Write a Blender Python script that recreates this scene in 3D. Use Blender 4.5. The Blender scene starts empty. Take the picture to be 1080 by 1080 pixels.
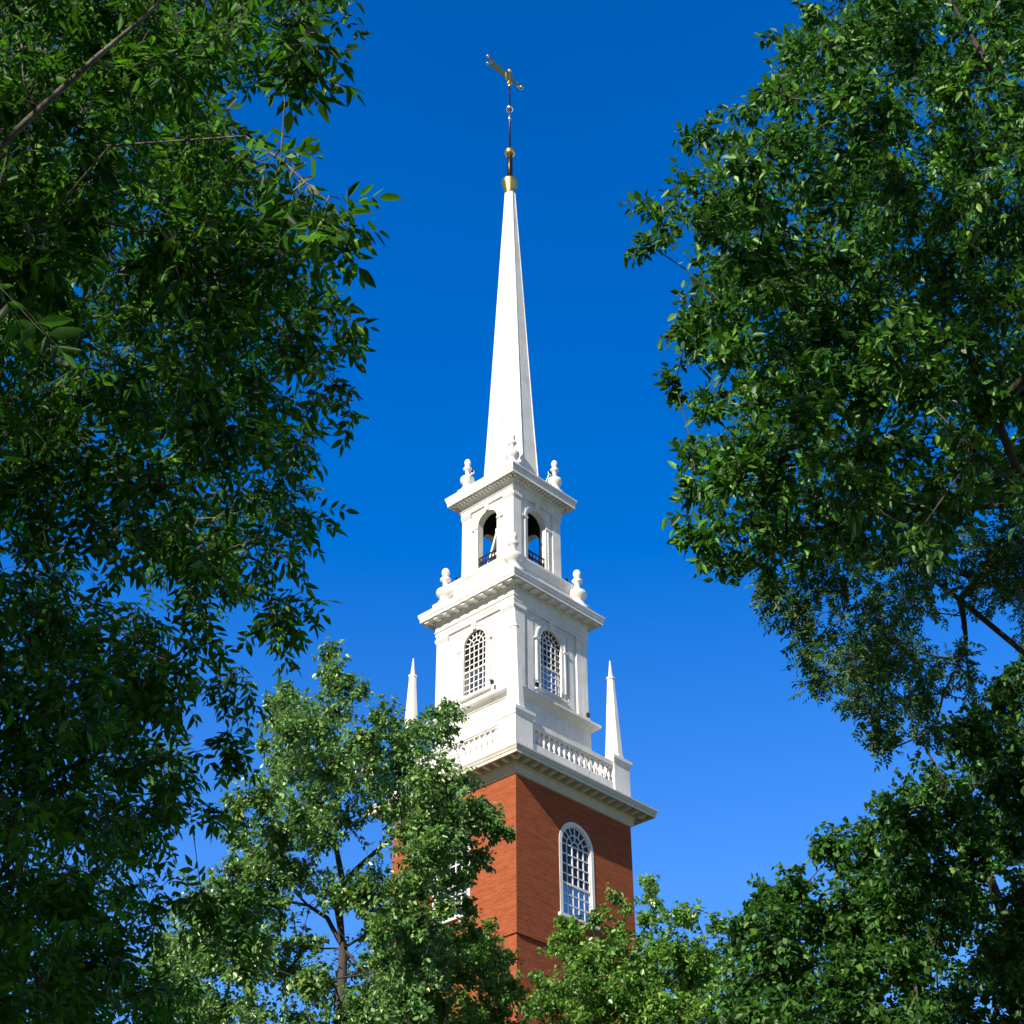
import bpy, math, random
import numpy as np
from mathutils import Vector, Matrix

random.seed(11)
rng = np.random.default_rng(7)
SC = bpy.context.scene
COL = SC.collection
R = math.radians

# ------------------------------------------------------------------ camera
CAM_POS = Vector((0.0, -63.6, 1.6))
F_PX, PITCH, ROLL, YAW = 1759.5, 0.6139, 0.0040, 0.0006
cam = bpy.data.objects.new('camera', bpy.data.cameras.new('camera'))
COL.objects.link(cam)
cam.data.sensor_width = 36.0
cam.data.lens = F_PX / 1080.0 * 36.0
cam.data.clip_start = 0.1
cam.data.clip_end = 5000.0
CAM_ROT = Matrix.Rotation(-YAW, 3, 'Z') @ Matrix.Rotation(math.pi / 2 + PITCH, 3, 'X') @ Matrix.Rotation(-ROLL, 3, 'Z')
cam.matrix_world = Matrix.Translation(CAM_POS) @ CAM_ROT.to_4x4()
SC.camera = cam

# ------------------------------------------------------------------ sky and sun
SUN_EL = R(31.0)
SUN_XY = Vector((-0.534, -0.845)).normalized()
SUN_DIR = Vector((SUN_XY.x * math.cos(SUN_EL), SUN_XY.y * math.cos(SUN_EL), math.sin(SUN_EL)))
world = bpy.data.worlds.new('World')
SC.world = world
world.use_nodes = True
wn, wl = world.node_tree.nodes, world.node_tree.links
wn.clear()
sky = wn.new('ShaderNodeTexSky')
sky.sky_type = 'NISHITA'
sky.sun_disc = False
sky.sun_elevation = SUN_EL
sky.sun_rotation = math.atan2(SUN_XY.x, SUN_XY.y)
sky.altitude = 0
sky.air_density = 1.0
sky.dust_density = 0.1
sky.ozone_density = 4.0
hsv = wn.new('ShaderNodeHueSaturation')
hsv.inputs['Hue'].default_value = 0.5135
# the sky is deep blue away from the sun and pales towards it, dimmed there to cut fill light
wtc = wn.new('ShaderNodeTexCoord')
dot = wn.new('ShaderNodeVectorMath')
dot.operation = 'DOT_PRODUCT'
dot.inputs[1].default_value = tuple(SUN_DIR)
wl.new(wtc.outputs['Generated'], dot.inputs[0])
satr = wn.new('ShaderNodeMapRange')
satr.inputs['From Min'].default_value = 0.0
satr.inputs['From Max'].default_value = 0.55
satr.inputs['To Min'].default_value = 1.37
satr.inputs['To Max'].default_value = 0.85
wl.new(dot.outputs['Value'], satr.inputs['Value'])
sep = wn.new('ShaderNodeSeparateXYZ')
wl.new(wtc.outputs['Generated'], sep.inputs[0])
low = wn.new('ShaderNodeMapRange')
low.inputs['From Min'].default_value = 0.38
low.inputs['From Max'].default_value = 0.56
low.inputs['To Min'].default_value = 0.945
low.inputs['To Max'].default_value = 1.0
wl.new(sep.outputs['Z'], low.inputs['Value'])
mul = wn.new('ShaderNodeMath')
mul.operation = 'MULTIPLY'
wl.new(satr.outputs[0], mul.inputs[0])
wl.new(low.outputs[0], mul.inputs[1])
wl.new(mul.outputs[0], hsv.inputs['Saturation'])
valr = wn.new('ShaderNodeMapRange')
valr.inputs['From Min'].default_value = 0.0
valr.inputs['From Max'].default_value = 0.6
valr.inputs['To Min'].default_value = 1.14
valr.inputs['To Max'].default_value = 0.25
wl.new(dot.outputs['Value'], valr.inputs['Value'])
veil = wn.new('ShaderNodeTexNoise')
veil.inputs['Scale'].default_value = 2.2
veil.inputs['Detail'].default_value = 5
wl.new(wtc.outputs['Generated'], veil.inputs['Vector'])
vr = wn.new('ShaderNodeMapRange')
vr.inputs['From Min'].default_value = 0.3
vr.inputs['From Max'].default_value = 0.7
vr.inputs['To Min'].default_value = 0.95
vr.inputs['To Max'].default_value = 1.07
wl.new(veil.outputs['Fac'], vr.inputs['Value'])
mulv = wn.new('ShaderNodeMath')
mulv.operation = 'MULTIPLY'
wl.new(valr.outputs[0], mulv.inputs[0])
wl.new(vr.outputs[0], mulv.inputs[1])
wl.new(mulv.outputs[0], hsv.inputs['Value'])
hsv.inputs['Value'].default_value = 1.0
bg = wn.new('ShaderNodeBackground')
bg.inputs['Strength'].default_value = 0.118
out = wn.new('ShaderNodeOutputWorld')
wl.new(sky.outputs[0], hsv.inputs['Color'])
wl.new(hsv.outputs[0], bg.inputs['Color'])
wl.new(bg.outputs[0], out.inputs['Surface'])

sun = bpy.data.objects.new('sun', bpy.data.lights.new('sun', 'SUN'))
COL.objects.link(sun)
sun.data.energy = 4.4
sun.data.angle = R(0.53)
sun.data.color = (1.0, 0.93, 0.83)
sun.rotation_euler = SUN_DIR.to_track_quat('Z', 'Y').to_euler()
sun.location = (-30, -100, 60)

SC.view_settings.view_transform = 'Standard'
SC.view_settings.look = 'None'
SC.view_settings.exposure = 0.8
SC.view_settings.gamma = 1.0
SC.view_settings.use_curve_mapping = False
SC.render.engine = 'CYCLES'
SC.cycles.max_bounces = 8
SC.cycles.diffuse_bounces = 4
SC.cycles.glossy_bounces = 3
SC.cycles.transmission_bounces = 4


# ------------------------------------------------------------------ helpers: materials
def mat(name):
    m = bpy.data.materials.new(name)
    m.use_nodes = True
    n, l = m.node_tree.nodes, m.node_tree.links
    n.clear()
    o = n.new('ShaderNodeOutputMaterial')
    b = n.new('ShaderNodeBsdfPrincipled')
    l.new(b.outputs[0], o.inputs['Surface'])
    return m, n, l, b, o


def ramp(n, stops):
    r = n.new('ShaderNodeValToRGB')
    e = r.color_ramp.elements
    while len(e) < len(stops):
        e.new(0.5)
    for q, (p, c) in zip(e, stops):
        q.position = p
        q.color = (c[0], c[1], c[2], 1)
    return r


def noise(n, l, scale, detail=4, vec=None, rough=0.55):
    t = n.new('ShaderNodeTexNoise')
    t.inputs['Scale'].default_value = scale
    t.inputs['Detail'].default_value = detail
    t.inputs['Roughness'].default_value = rough
    if vec is not None:
        l.new(vec, t.inputs['Vector'])
    return t


def white_paint():
    m, n, l, b, o = mat('white_paint')
    tc = n.new('ShaderNodeTexCoord')
    mp = n.new('ShaderNodeMapping')
    mp.inputs['Scale'].default_value = (5.0, 5.0, 0.45)
    l.new(tc.outputs['Object'], mp.inputs['Vector'])
    a = noise(n, l, 1.7, 8, mp.outputs[0], 0.7)
    r = ramp(n, [(0.26, (0.52, 0.50, 0.45)), (0.40, (0.71, 0.70, 0.66)), (0.60, (0.78, 0.775, 0.745)), (0.80, (0.81, 0.805, 0.78))])
    l.new(a.outputs['Fac'], r.inputs[0])
    q = noise(n, l, 0.9, 5, tc.outputs['Object'], 0.6)
    r2 = ramp(n, [(0.34, (0.85, 0.84, 0.82)), (0.58, (1, 1, 1))])
    l.new(q.outputs['Fac'], r2.inputs[0])
    mx = n.new('ShaderNodeMix')
    mx.data_type = 'RGBA'
    mx.blend_type = 'MULTIPLY'
    mx.inputs['Factor'].default_value = 1.0
    l.new(r.outputs[0], mx.inputs['A'])
    l.new(r2.outputs[0], mx.inputs['B'])
    l.new(mx.outputs['Result'], b.inputs['Base Color'])
    # flush boarding: a fine joint every 0.24 m of height
    w = n.new('ShaderNodeTexWave')
    w.wave_type = 'BANDS'
    w.bands_direction = 'Z'
    w.wave_profile = 'SAW'
    w.inputs['Scale'].default_value = 1.3
    w.inputs['Distortion'].default_value = 0.0
    l.new(tc.outputs['Object'], w.inputs['Vector'])
    f = noise(n, l, 22, 4, tc.outputs['Object'])
    ad = n.new('ShaderNodeMath')
    ad.operation = 'MULTIPLY_ADD'
    ad.inputs[1].default_value = 0.25
    l.new(w.outputs['Fac'], ad.inputs[0])
    l.new(f.outputs['Fac'], ad.inputs[2])
    bp = n.new('ShaderNodeBump')
    bp.inputs['Strength'].default_value = 0.14
    bp.inputs['Distance'].default_value = 0.02
    l.new(ad.outputs[0], bp.inputs['Height'])
    l.new(bp.outputs[0], b.inputs['Normal'])
    b.inputs['Roughness'].default_value = 0.55
    b.inputs['Specular IOR Level'].default_value = 0.3
    return m


def brick():
    m, n, l, b, o = mat('red_brick')
    uv = n.new('ShaderNodeUVMap')
    uv.uv_map = 'UVMap'
    br = n.new('ShaderNodeTexBrick')
    br.inputs['Scale'].default_value = 1.0
    br.inputs['Brick Width'].default_value = 0.215
    br.inputs['Row Height'].default_value = 0.075
    br.inputs['Mortar Size'].default_value = 0.006
    br.inputs['Mortar Smooth'].default_value = 0.2
    br.inputs['Bias'].default_value = -0.1
    br.inputs['Color1'].default_value = (0.245, 0.058, 0.022, 1)
    br.inputs['Color2'].default_value = (0.31, 0.080, 0.031, 1)
    br.inputs['Mortar'].default_value = (0.33, 0.125, 0.065, 1)
    l.new(uv.outputs[0], br.inputs['Vector'])
    mp = n.new('ShaderNodeMapping')
    mp.inputs['Scale'].default_value = (0.8, 7.0, 1)
    l.new(uv.outputs[0], mp.inputs['Vector'])
    a = noise(n, l, 1.1, 8, mp.outputs[0], 0.75)
    r = ramp(n, [(0.28, (0.66, 0.60, 0.58)), (0.50, (1, 1, 1)), (0.72, (1.22, 1.30, 1.36))])
    l.new(a.outputs['Fac'], r.inputs[0])
    mx = n.new('ShaderNodeMix')
    mx.data_type = 'RGBA'
    mx.blend_type = 'MULTIPLY'
    mx.inputs['Factor'].default_value = 1.0
    l.new(br.outputs['Color'], mx.inputs['A'])
    l.new(r.outputs[0], mx.inputs['B'])
    l.new(mx.outputs['Result'], b.inputs['Base Color'])
    bp = n.new('ShaderNodeBump')
    bp.inputs['Strength'].default_value = 0.25
    bp.inputs['Distance'].default_value = 0.008
    bp.invert = True
    l.new(br.outputs['Fac'], bp.inputs['Height'])
    l.new(bp.outputs[0], b.inputs['Normal'])
    b.inputs['Roughness'].default_value = 0.9
    b.inputs['Specular IOR Level'].default_value = 0.12
    return m


def plain(name, col, rough=0.5, metal=0.0, nscale=8.0, var=0.15, ior=1.45):
    m, n, l, b, o = mat(name)
    tc = n.new('ShaderNodeTexCoord')
    a = noise(n, l, nscale, 5, tc.outputs['Object'])
    c0 = tuple(c * (1 - var) for c in col)
    c1 = tuple(min(1, c * (1 + var)) for c in col)
    r = ramp(n, [(0.3, c0), (0.7, c1)])
    l.new(a.outputs['Fac'], r.inputs[0])
    l.new(r.outputs[0], b.inputs['Base Color'])
    b.inputs['Roughness'].default_value = rough
    b.inputs['Metallic'].default_value = metal
    b.inputs['IOR'].default_value = ior
    return m


def glass(name, col, ior, wob):
    m, n, l, b, o = mat(name)
    tc = n.new('ShaderNodeTexCoord')
    a = noise(n, l, 2.4, 2, tc.outputs['Object'])
    bp = n.new('ShaderNodeBump')
    bp.inputs['Strength'].default_value = wob
    bp.inputs['Distance'].default_value = 0.05
    l.new(a.outputs['Fac'], bp.inputs['Height'])
    l.new(bp.outputs[0], b.inputs['Normal'])
    b.inputs['Base Color'].default_value = (*col, 1)
    b.inputs['Roughness'].default_value = 0.03
    b.inputs['IOR'].default_value = ior
    return m


def bark(name, c0, c1):
    m, n, l, b, o = mat(name)
    tc = n.new('ShaderNodeTexCoord')
    mp = n.new('ShaderNodeMapping')
    mp.inputs['Scale'].default_value = (9, 9, 2.0)
    l.new(tc.outputs['Object'], mp.inputs['Vector'])
    a = noise(n, l, 2.0, 7, mp.outputs[0], 0.7)
    r = ramp(n, [(0.3, c0), (0.7, c1)])
    l.new(a.outputs['Fac'], r.inputs[0])
    l.new(r.outputs[0], b.inputs['Base Color'])
    bp = n.new('ShaderNodeBump')
    bp.inputs['Strength'].default_value = 0.7
    bp.inputs['Distance'].default_value = 0.03
    l.new(a.outputs['Fac'], bp.inputs['Height'])
    l.new(bp.outputs[0], b.inputs['Normal'])
    b.inputs['Roughness'].default_value = 0.9
    return m


def leaf(name, dark, mid, lite, transl=0.4, tcol=(0.16, 0.30, 0.03), rough=0.38, spec=0.5):
    m, n, l, b, o = mat(name)
    g = n.new('ShaderNodeNewGeometry')
    r = ramp(n, [(0.0, dark), (0.45, mid), (0.88, lite), (0.965, tuple(min(1, c * 1.35) for c in lite)), (1.0, (lite[0] * 2.3, lite[1] * 1.35, lite[2]))])
    l.new(g.outputs['Random Per Island'], r.inputs[0])
    l.new(r.outputs[0], b.inputs['Base Color'])
    b.inputs['Roughness'].default_value = rough
    b.inputs['Specular IOR Level'].default_value = spec
    t = n.new('ShaderNodeBsdfTranslucent')
    mx = n.new('ShaderNodeMix')
    mx.data_type = 'RGBA'
    mx.inputs['Factor'].default_value = 0.5
    mx.inputs['B'].default_value = (*tcol, 1)
    l.new(r.outputs[0], mx.inputs['A'])
    l.new(mx.outputs['Result'], t.inputs['Color'])
    ms = n.new('ShaderNodeMixShader')
    ms.inputs[0].default_value = transl
    l.new(b.outputs[0], ms.inputs[1])
    l.new(t.outputs[0], ms.inputs[2])
    l.new(ms.outputs[0], o.inputs['Surface'])
    return m


WHITE = white_paint()
CREAM = plain('stone_coloured_paint', (0.58, 0.55, 0.47), 0.6, 0, 3.0, 0.08)
BRICK = brick()
GLASS = glass('dark_window_glass', (0.004, 0.006, 0.012), 1.5, 0.15)
GLASS_SKY = glass('sky_reflecting_glass', (0.02, 0.035, 0.06), 4.2, 0.25)
IRON = plain('black_iron', (0.012, 0.012, 0.014), 0.45, 0.0)
ROD = plain('dark_bronze_rod', (0.035, 0.022, 0.016), 0.35, 0.6)
GOLD = plain('gold_leaf', (0.80, 0.56, 0.16), 0.34, 1.0, 14, 0.12)
SILVER = plain('pale_metal_ball', (0.75, 0.75, 0.76), 0.22, 1.0)
BRONZE = plain('weathered_bell_bronze', (0.20, 0.22, 0.24), 0.4, 0.7)
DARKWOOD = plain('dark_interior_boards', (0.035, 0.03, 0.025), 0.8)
LEAD = plain('grey_lead_roof', (0.30, 0.31, 0.32), 0.6)
GRASS = plain('worn_lawn', (0.055, 0.062, 0.026), 0.9, 0, 0.6, 0.35)


# ------------------------------------------------------------------ helpers: objects and meshes
def empty(name, loc, rz=0.0):
    o = bpy.data.objects.new(name, None)
    COL.objects.link(o)
    o.location = loc
    o.rotation_euler = (0, 0, rz)
    o.empty_display_size = 0.5
    return o


def tag(o, label, cat, group=None):
    o['label'] = label
    o['category'] = cat
    if group:
        o['group'] = group
    return o


class MB:
    def __init__(self):
        self.v, self.f, self.uv = [], [], []

    def quad(self, pts, uv=None):
        b = len(self.v)
        self.v += [tuple(p) for p in pts]
        self.f.append(tuple(range(b, b + len(pts))))
        self.uv.append(uv)

    def box(self, x0, x1, y0, y1, z0, z1):
        p = [(x0, y0, z0), (x1, y0, z0), (x1, y1, z0), (x0, y1, z0), (x0, y0, z1), (x1, y0, z1), (x1, y1, z1), (x0, y1, z1)]
        b = len(self.v)
        self.v += p
        for q in ((0, 3, 2, 1), (4, 5, 6, 7), (0, 1, 5, 4), (1, 2, 6, 5), (2, 3, 7, 6), (3, 0, 4, 7)):
            self.f.append(tuple(b + i for i in q))
            self.uv.append(None)

    def loft(self, rings, closed=True, cap0=True, cap1=True):
        b = len(self.v)
        k = len(rings[0])
        for r in rings:
            self.v += [tuple(p) for p in r]
        for i in range(len(rings) - 1):
            for j in range(k if closed else k - 1):
                j2 = (j + 1) % k
                self.f.append((b + i * k + j, b + i * k + j2, b + (i + 1) * k + j2, b + (i + 1) * k + j))
                self.uv.append(None)
        if cap0:
            self.f.append(tuple(b + j for j in reversed(range(k))))
            self.uv.append(None)
        if cap1:
            self.f.append(tuple(b + (len(rings) - 1) * k + j for j in range(k)))
            self.uv.append(None)

    def square(self, prof, cx=0, cy=0, cap0=True, cap1=True):
        self.loft([[(cx - w, cy - w, z), (cx + w, cy - w, z), (cx + w, cy + w, z), (cx - w, cy + w, z)] for w, z in prof], True, cap0, cap1)

    def lathe(self, prof, cx=0, cy=0, n=20, a0=0.0, cap0=True, cap1=True):
        self.loft([[(cx + r * math.cos(a0 + 2 * math.pi * j / n), cy + r * math.sin(a0 + 2 * math.pi * j / n), z) for j in range(n)] for r, z in prof], True, cap0, cap1)

    def tube(self, p0, p1, r0, r1, n=8):
        p0, p1 = Vector(p0), Vector(p1)
        d = (p1 - p0).normalized()
        u = d.orthogonal().normalized()
        w = d.cross(u)
        rings = []
        for p, r in ((p0, r0), (p1, r1)):
            rings.append([p + (u * math.cos(2 * math.pi * j / n) + w * math.sin(2 * math.pi * j / n)) * r for j in range(n)])
        self.loft(rings)

    def turn(self, k):
        """turn everything collected so far by k quarter turns about the tower axis"""
        for _ in range(k % 4):
            self.v = [(-y, x, z) for x, y, z in self.v]
        return self

    def build(self, name, m, parent=None, smooth=False):
        me = bpy.data.meshes.new(name)
        me.from_pydata(self.v, [], self.f)
        if any(u is not None for u in self.uv):
            L = me.uv_layers.new(name='UVMap')
            i = 0
            for f, u in zip(self.f, self.uv):
                for j in range(len(f)):
                    L.data[i].uv = u[j] if u else (0, 0)
                    i += 1
        me.materials.append(m)
        if smooth:
            me.polygons.foreach_set('use_smooth', [True] * len(me.polygons))
        me.update()
        o = bpy.data.objects.new(name, me)
        COL.objects.link(o)
        if parent is not None:
            o.parent = parent
        return o


NARC = 24


def arch_pts(a, zs, zp, n=NARC):
    """outline (s, z) of an arched opening, bottom left up and round to bottom right"""
    return [(-a, zs)] + [(-a * math.cos(math.pi * i / n), zp + a * math.sin(math.pi * i / n)) for i in range(n + 1)] + [(a, zs)]


def arch_wall(mb, W, w, z0, z1, a, zs, zp, t, uv=False, inner=False):
    """wall panel on the +X face with an arched hole and a reveal of depth t"""
    def q(pts):
        P = [(w, s, z) for s, z in pts]
        mb.quad(P[::-1] if inner else P, [(s + 10, z) for s, z in (pts[::-1] if inner else pts)] if uv else None)
    q([(-W, z0), (-a, z0), (-a, zs), (-W, zs)])
    q([(a, z0), (W, z0), (W, zs), (a, zs)])
    q([(-a, z0), (a, z0), (a, zs), (-a, zs)])
    q([(-W, zs), (-a, zs), (-a, zp), (-W, zp)])
    q([(a, zs), (W, zs), (W, zp), (a, zp)])
    q([(-W, zp), (-a, zp), (-a, z1), (-W, z1)])
    q([(a, zp), (W, zp), (W, z1), (a, z1)])
    ap = arch_pts(a, zs, zp)
    for i in range(1, NARC + 1):
        (s0, h0), (s1, h1) = ap[i], ap[i + 1]
        q([(s0, h0), (s1, h1), (s1, z1), (s0, z1)])
    if t:
        loop = ap + [ap[0]]
        for (s0, h0), (s1, h1) in zip(loop[:-1], loop[1:]):
            mb.quad([(w, s0, h0), (w - t, s0, h0), (w - t, s1, h1), (w, s1, h1)], [(s0, h0), (s0 + t, h0), (s1 + t, h1), (s1, h1)] if uv else None)


def arch_ring(mb, a, b, zs, zp, x0, x1, zb=None, n=NARC):
    """moulding swept along an arched outline: inner half width a, outer b, from depth x0 to x1"""
    pi_, po = arch_pts(a, zs, zp, n), arch_pts(b, zs if zb is None else zb, zp, n)
    for i in range(len(pi_) - 1):
        (s0, h0), (s1, h1) = pi_[i], pi_[i + 1]
        (S0, H0), (S1, H1) = po[i], po[i + 1]
        mb.quad([(x1, s0, h0), (x1, s1, h1), (x1, S1, H1), (x1, S0, H0)])
        mb.quad([(x0, S0, H0), (x1, S0, H0), (x1, S1, H1), (x0, S1, H1)])
        mb.quad([(x1, s0, h0), (x0, s0, h0), (x0, s1, h1), (x1, s1, h1)])
    for (s, h), (S, H) in ((pi_[0], po[0]), (pi_[-1], po[-1])):
        mb.quad([(x0, s, h), (x1, s, h), (x1, S, H), (x0, S, H)])


def arch_bars(mb, a, zs, zp, cols, rows, mid, x0, x1, bw, ring_f=0.62, in_f=0.28, n_out=8, n_in=4):
    """glazing bars of a round-headed sash window"""
    h = bw / 2
    for i in range(1, cols):
        s = -a + 2 * a * i / cols
        mb.box(x0, x1, s - h, s + h, zs, zp)
    for i in range(1, rows):
        z = zs + (zp - zs) * i / rows
        k = 2.0 if i == mid else 1.0
        mb.box(x0 - .004, x1 + (.03 if i == mid else .003), -a, a, z - h * k, z + h * k)
    mb.box(x0 - .004, x1 + .003, -a, a, zp - h, zp + h)
    for f, n in ((ring_f, 20), (in_f, 12)):
        r = a * f
        for i in range(n):
            a0, a1 = math.pi * i / n, math.pi * (i + 1) / n
            c = [((r - h) * math.cos(t), zp + (r - h) * math.sin(t)) for t in (a0, a1)]
            d = [((r + h) * math.cos(t), zp + (r + h) * math.sin(t)) for t in (a0, a1)]
            x = x1 + .004
            mb.quad([(x, c[0][0], c[0][1]), (x, d[0][0], d[0][1]), (x, d[1][0], d[1][1]), (x, c[1][0], c[1][1])])
            mb.quad([(x0, d[0][0], d[0][1]), (x, d[0][0], d[0][1]), (x, d[1][0], d[1][1]), (x0, d[1][0], d[1][1])])
            mb.quad([(x, c[0][0], c[0][1]), (x0, c[0][0], c[0][1]), (x0, c[1][0], c[1][1]), (x, c[1][0], c[1][1])])
    for f0, f1, n in ((ring_f, 1.0, n_out), (in_f, ring_f, n_in)):
        for i in range(1, n):
            t = math.pi * i / n
            c, s = math.cos(t), math.sin(t)
            p = [(a * f * c + e * h * -s, zp + a * f * s + e * h * c) for f, e in ((f0, -1), (f1, -1), (f1, 1), (f0, 1))]
            mb.loft([[(x, y, z) for y, z in p] for x in (x0 + .002, x1 + .0015)])


def arch_pane(mb, a, z0, z1, zp, x, cols=5, rows=3):
    """glass, light by light, each a little out of true: a grid z0..z1 plus, when zp is given, the half disc on top"""
    for i in range(cols):
        for j in range(rows):
            s0, s1 = -a + 2 * a * i / cols, -a + 2 * a * (i + 1) / cols
            h0, h1 = z0 + (z1 - z0) * j / rows, z0 + (z1 - z0) * (j + 1) / rows
            t, u = random.gauss(0, .0035), random.gauss(0, .0035)
            mb.quad([(x - t - u, s0, h0), (x + t - u, s1, h0), (x + t + u, s1, h1), (x - t + u, s0, h1)])
    if zp is not None:
        n = 8
        for i in range(n):
            a0, am, a1 = math.pi * i / n, math.pi * (i + .5) / n, math.pi * (i + 1) / n
            t = random.gauss(0, .006)
            mb.quad([(x + t, 0, zp)] + [(x - t, a * math.cos(q), zp + a * math.sin(q)) for q in (a0, am, a1)])


# ------------------------------------------------------------------ ground
mb = MB()
N = 48
mb.v = [(0, 0, 0)] + [(r * math.cos(2 * math.pi * i / N), r * math.sin(2 * math.pi * i / N), 0) for r in (60, 300, 2500) for i in range(N)]
for i in range(N):
    j = (i + 1) % N
    mb.f.append((0, 1 + i, 1 + j))
    for k in range(2):
        mb.f.append((1 + k * N + i, 1 + (k + 1) * N + i, 1 + (k + 1) * N + j, 1 + k * N + j))
g = mb.build('ground', GRASS)
g['kind'] = 'structure'

# ------------------------------------------------------------------ church tower
TH = -math.pi / 4 + 0.0291
tower = empty('church_tower', (0, 0, 0), TH)
tag(tower, 'tall church tower of red brick with white wooden belfry stages and tapering white spire', 'church tower')

WB, ZB = 3.45, 30.64
BW = dict(a=0.86, zs=25.72, zp=28.60)
mb = MB()
for k in range(4):
    m1 = MB()
    arch_wall(m1, WB, WB, 0.0, ZB, 1.02, 25.60, 28.60, 0.16, uv=True)
    m1.turn(k)
    n0 = len(mb.v)
    mb.v += m1.v
    mb.f += [tuple(i + n0 for i in f) for f in m1.f]
    mb.uv += m1.uv
shaft = mb.build('brick_shaft', BRICK, tower)
mb = MB()
for k in range(4):
    m1 = MB()
    m1.quad([(WB + .06, -WB - .06, 24.16), (WB + .06, WB + .06, 24.16), (WB + .06, WB + .06, 24.34), (WB + .06, -WB - .06, 24.34)], [(0, 24.16), (6.9, 24.16), (6.9, 24.34), (0, 24.34)])
    m1.quad([(WB + .06, -WB - .06, 24.34), (WB + .06, WB + .06, 24.34), (WB, WB, 24.38), (WB, -WB, 24.38)], [(0, 0), (6.9, 0), (6.9, .1), (0, .1)])
    m1.quad([(WB, -WB, 24.14), (WB, WB, 24.14), (WB + .06, WB + .06, 24.16), (WB + .06, -WB - .06, 24.16)], [(0, 0), (6.9, 0), (6.9, .1), (0, .1)])
    m1.turn(k)
    n0 = len(mb.v)
    mb.v += m1.v
    mb.f += [tuple(i + n0 for i in f) for f in m1.f]
    mb.uv += m1.uv
mb.build('belt_course', BRICK, shaft)

for k in range(4):
    fr = MB()
    arch_ring(fr, 0.86, 1.02, 25.72, 28.60, WB - .15, WB + .02, 25.60)
    arch_ring(fr, 0.80, 0.87, 25.70, 28.60, WB - .13, WB - .03)
    fr.turn(k)
    f = fr.build('arched_window', WHITE, tower)
    gb = MB()
    arch_bars(gb, 0.82, 25.72, 28.60, 5, 7, 3, WB - .13, WB - .065, 0.05, 0.60, 0.27, 8, 4)
    gb.turn(k)
    gb.build('glazing_bar', WHITE, f)
    p = MB()
    arch_pane(p, 0.83, 26.97, 28.6, 28.60, WB - .10)
    p.turn(k)
    p.build('upper_pane', GLASS, f)
    p = MB()
    arch_pane(p, 0.83, 25.70, 26.96, None, WB - .085)
    p.turn(k)
    p.build('lower_pane', GLASS_SKY, f)
    s = MB()
    s.box(WB - .14, WB + .12, -1.14, 1.14, 25.50, 25.62)
    s.turn(k)
    s.build('window_sill', WHITE, f)

# main cornice
mb = MB()
mb.square([(3.40, 30.56), (3.52, 30.62), (3.52, 30.70), (3.545, 30.71), (3.545, 30.88), (3.60, 30.97), (3.66, 31.20), (4.12, 31.21), (4.13, 31.02), (4.20, 31.02),
           (4.20, 31.15), (4.225, 31.16), (4.235, 31.19), (4.255, 31.25), (4.285, 31.29), (4.29, 31.35), (3.4, 31.40)], cap0=False, cap1=True)
cor = mb.build('main_cornice', CREAM, tower)


def four_copies(proto, spots):
    """copies of one part, one per (quarter turn) and position, sharing its mesh"""
    first = True
    for x, y, rz in spots:
        o = proto if first else proto.copy()
        if not first:
            COL.objects.link(o)
            o.parent = proto.parent
        o.location = (x, y, 0)
        o.rotation_euler = (0, 0, rz)
        first = False


def around(n, half, dist):
    r = []
    for k in range(4):
        for i in range(n):
            s = -half + 2 * half * i / (n - 1)
            c, q = math.cos(k * math.pi / 2), math.sin(k * math.pi / 2)
            r.append((dist * c - s * q, dist * q + s * c, k * math.pi / 2))
    return r


mb = MB()
mb.loft([[(-.26, y, 31.22), (-.26, y, 31.03), (-.10, y, 31.02), (.08, y, 31.04), (.15, y, 31.08), (.16, y, 31.22)] for y in (-.075, .075)])
four_copies(mb.build('modillion', WHITE, cor), around(16, 3.78, 3.90))

# balustrade level
attic = MB()
attic.square([(2.385, 31.3), (2.385, 34.90), (2.43, 34.92), (2.45, 34.97), (2.55, 35.02), (2.60, 35.05), (2.66, 35.10), (2.69, 35.13), (2.716, 35.16), (2.716, 35.26), (2.40, 35.33), (2.3, 35.34)])
attic.square([(2.45, 31.3), (2.45, 31.9), (2.39, 31.95)])
attic.build('attic_block', WHITE, tower)

for k in range(4):
    mb = MB()
    mb.box(3.20, 3.44, -2.5, 2.5, 31.34, 32.28)
    mb.box(3.24, 3.40, -2.5, 2.5, 32.28, 32.33)
    mb.box(3.22, 3.42, -2.5, 2.5, 32.98, 33.05)
    mb.box(3.18, 3.46, -2.5, 2.5, 33.05, 33.25)
    mb.turn(k)
    bal = mb.build('balustrade', WHITE, tower)
    mb = MB()
    mb.box(-.07, .07, -.07, .07, 32.325, 32.38)
    mb.lathe([(.055, 32.38), (.075, 32.41), (.05, 32.44), (.088, 32.53), (.088, 32.58), (.06, 32.70), (.042, 32.80), (.04, 32.86), (.065, 32.89), (.05, 32.93)], n=12)
    mb.box(-.068, .068, -.068, .068, 32.93, 32.985)
    proto = mb.build('baluster', WHITE, bal, True)
    q = [p for p in around(16, 2.30, 3.32) if abs(p[2] - k * math.pi / 2) < .01]
    four_copies(proto, q)

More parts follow.
